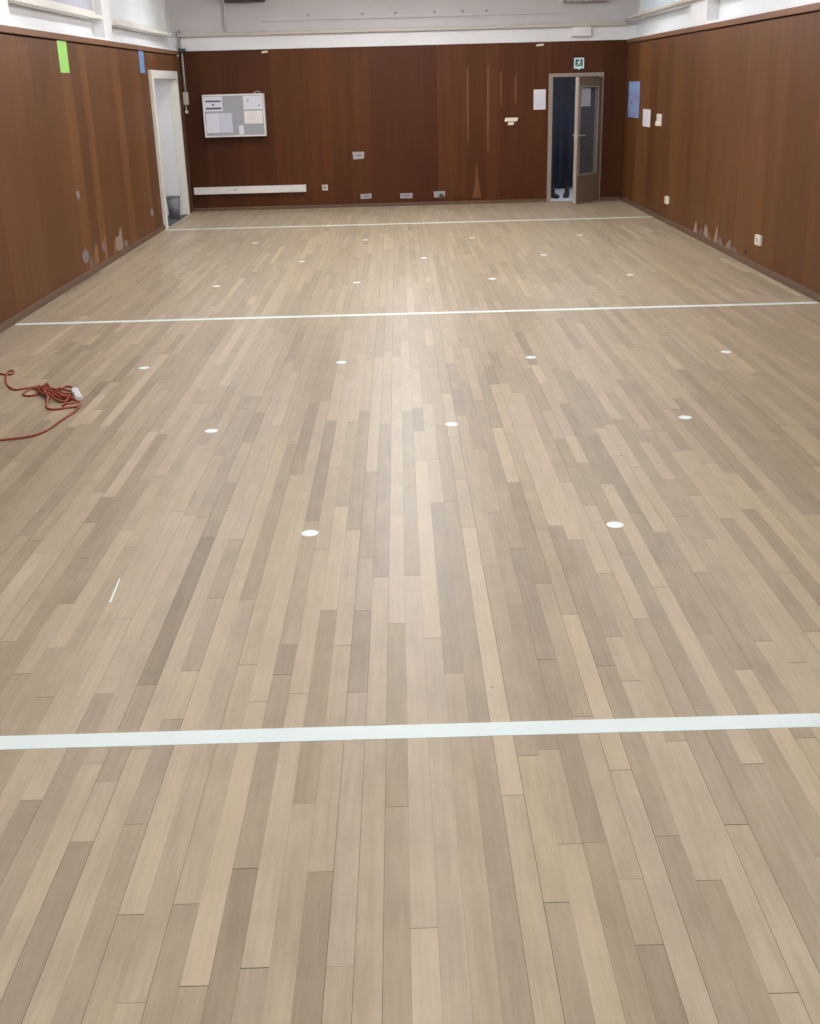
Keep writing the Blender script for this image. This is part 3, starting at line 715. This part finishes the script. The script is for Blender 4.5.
# conduit with a switch box in the corner
e = empty('cable_conduit', (-3.335, Y0, 1.55), 'grey vertical conduit with switch box in the left corner of the back wall', 'conduit')
q = MB(); q.tube([(-3.30, Y0-.025, 2.38), (-3.30, Y0-.025, 1.81)], .018, 10); q.tube([(-3.31, Y0-.025, 1.62), (-3.31, Y0-.025, 1.54)], .014, 10)
q.build('pipe', ['taupe'], parent=e, smooth=True)
q = MB(); q.box(-3.335, Y0-.07, 1.625, -3.26, Y0-.0005, 1.81); q.build('switch_box', ['cream'], parent=e, bevel=.006)
q = MB(); q.box(-3.325, Y0-.05, 1.50, -3.285, Y0-.0005, 1.545); q.build('pipe_end', ['plastic_cream'], parent=e, bevel=.006)
q = MB(); q.box(-3.35, Y0-.10, 2.39, -3.23, Y0-.004, 2.44); q.build('junction_box', ['dark_box'], parent=e, bevel=.006)
q = MB(); q.box(-3.345, Y0-.05, 2.445, -3.30, Y0+.011, 2.60); q.box(-3.345, Y0-.055, 2.655, -3.30, Y0+.02, 2.70); q.build('riser', ['taupe'], parent=e, bevel=.006)
q = MB(); q.tube([(-2.60, Y0+.01, 2.66), (-2.60, Y0+.01, 2.95), (-2.585, Y0+.01, 3.28)], .02, 10)
tag(q.build('wall_pipe', ['grey_wall'], smooth=True), 'white vertical pipe on the upper back wall beside the dark box', 'pipe')
e = empty('wall_box', (-2.27, Y0, 3.085), 'dark grey box high on the back wall above the notice case', 'box')
q = MB(); q.box(-2.56, Y0-.22, 3.068, -1.97, Y0+.029, 3.27); q.build('casing', ['dark_box'], parent=e, bevel=.012)
q = MB(); q.box(-2.52, Y0-.228, 3.10, -2.01, Y0-.22, 3.24); q.build('front_grille', ['alu_dark'], parent=e, bevel=.004)
e = empty('wall_box', (2.90, Y0, 2.96), 'taupe flat box high on the back wall above the door', 'box')
q = MB(); q.box(2.585, Y0-.16, 2.945, 3.23, Y0+.029, 3.25); q.build('casing', ['taupe'], parent=e, bevel=.010)
q = MB(); q.box(2.62, Y0-.167, 2.98, 3.195, Y0-.16, 3.215); q.build('front_panel', ['cream'], parent=e, bevel=.004)

# ---------------------------------------------------------------- THINGS ON THE SIDE WALLS
flat('paper_strip', oL, 12.07, 2.04, 12.40, 2.340, ('green',), 'bright green paper strip at the top of the left wall panelling', 'paper strip')
flat('paper_strip', oL, 15.83, 2.07, 16.12, 2.345, ('blue',), 'blue paper strip at the top of the left wall beside the white doorway', 'paper strip')
flat('poster', oR, 17.66, 1.28, 18.49, 1.795, ('poster', 'pink', 'lightblue'), 'blue poster on the right wall near the back corner', 'poster',
     extra=((.05, .80, .95, .95, 2), (.25, .52, .55, .64, 1), (.55, .36, .85, .48, 1), (.15, .20, .8, .30, 2), (.3, .06, .6, .14, 1)))
flat('notice_sheet', oR, 16.83, 1.18, 17.35, 1.418, ('plastic', 'paper'), 'small white notice on the right wall between the blue poster and the switch', 'paper', extra=((.08, .06, .92, .94, 1),))
e, T = socket(16.22, 1.295, .26, .155, 'cream light switch on the right wall beside the white notice', None, 'switch', 'right', 'plastic_cream', 'light_switch', False, .02)
q = MB(); q.box(-.06, -.05, -.075, .03, -.02, -.02, xf=T); q.build('knob', ['plastic_cream'], parent=e, bevel=.004)
socket(15.475, .303, .17, .095, 'small cream socket low on the right wall near the far line', 'sockets on the right wall', 'socket', 'right')
socket(11.41, .295, .16, .098, 'small cream socket low on the right wall nearer the camera, beyond the middle line', 'sockets on the right wall', 'socket', 'right')

# ---------------------------------------------------------------- LIGHT: the hall's ceiling fittings
n = 0
for x in LAMP_X:
    for y in LAMP_Y:
        e = empty('ceiling_light', (x, y, ZC), 'long white fluorescent fitting on the hall ceiling', 'ceiling light', 'fluorescent fittings on the hall ceiling')
        q = MB(); q.box(x-.13, y-.75, ZC-.04, x+.13, y+.75, ZC-.0005); q.build('housing', ['plastic'], parent=e)
        q = MB(); q.box(x-.11, y-.73, ZC-.085, x+.11, y+.73, ZC-.04); q.build('diffuser', ['lamp_bright' if abs(x) < 1 and y > 8 else 'lamp'], parent=e)
wd = bpy.data.worlds.new('world'); SC.world = wd; wd.use_nodes = True
wd.node_tree.nodes['Background'].inputs['Color'].default_value = (.75, .85, 1, 1); wd.node_tree.nodes['Background'].inputs['Strength'].default_value = .6

# ---------------------------------------------------------------- CAMERA
cam = bpy.data.cameras.new('camera'); co = bpy.data.objects.new('camera', cam); COL.objects.link(co); SC.camera = co
co.matrix_world = Matrix(((0.99962, 0.027489, -0.00182, 0), (-0.011533, 0.357535, -0.933829, 0), (-0.025019, 0.933495, 0.357716, CAM_H), (0, 0, 0, 1)))
cam.sensor_fit = 'VERTICAL'; cam.sensor_height = 24; cam.lens = 26.2086
cam.clip_start = .05; cam.clip_end = 100
vs = SC.view_settings
SC.display_settings.display_device = 'sRGB'
vs.view_transform = 'Standard'; vs.look = 'None'; vs.exposure = EXPOSURE; vs.gamma = 1; vs.use_curve_mapping = False
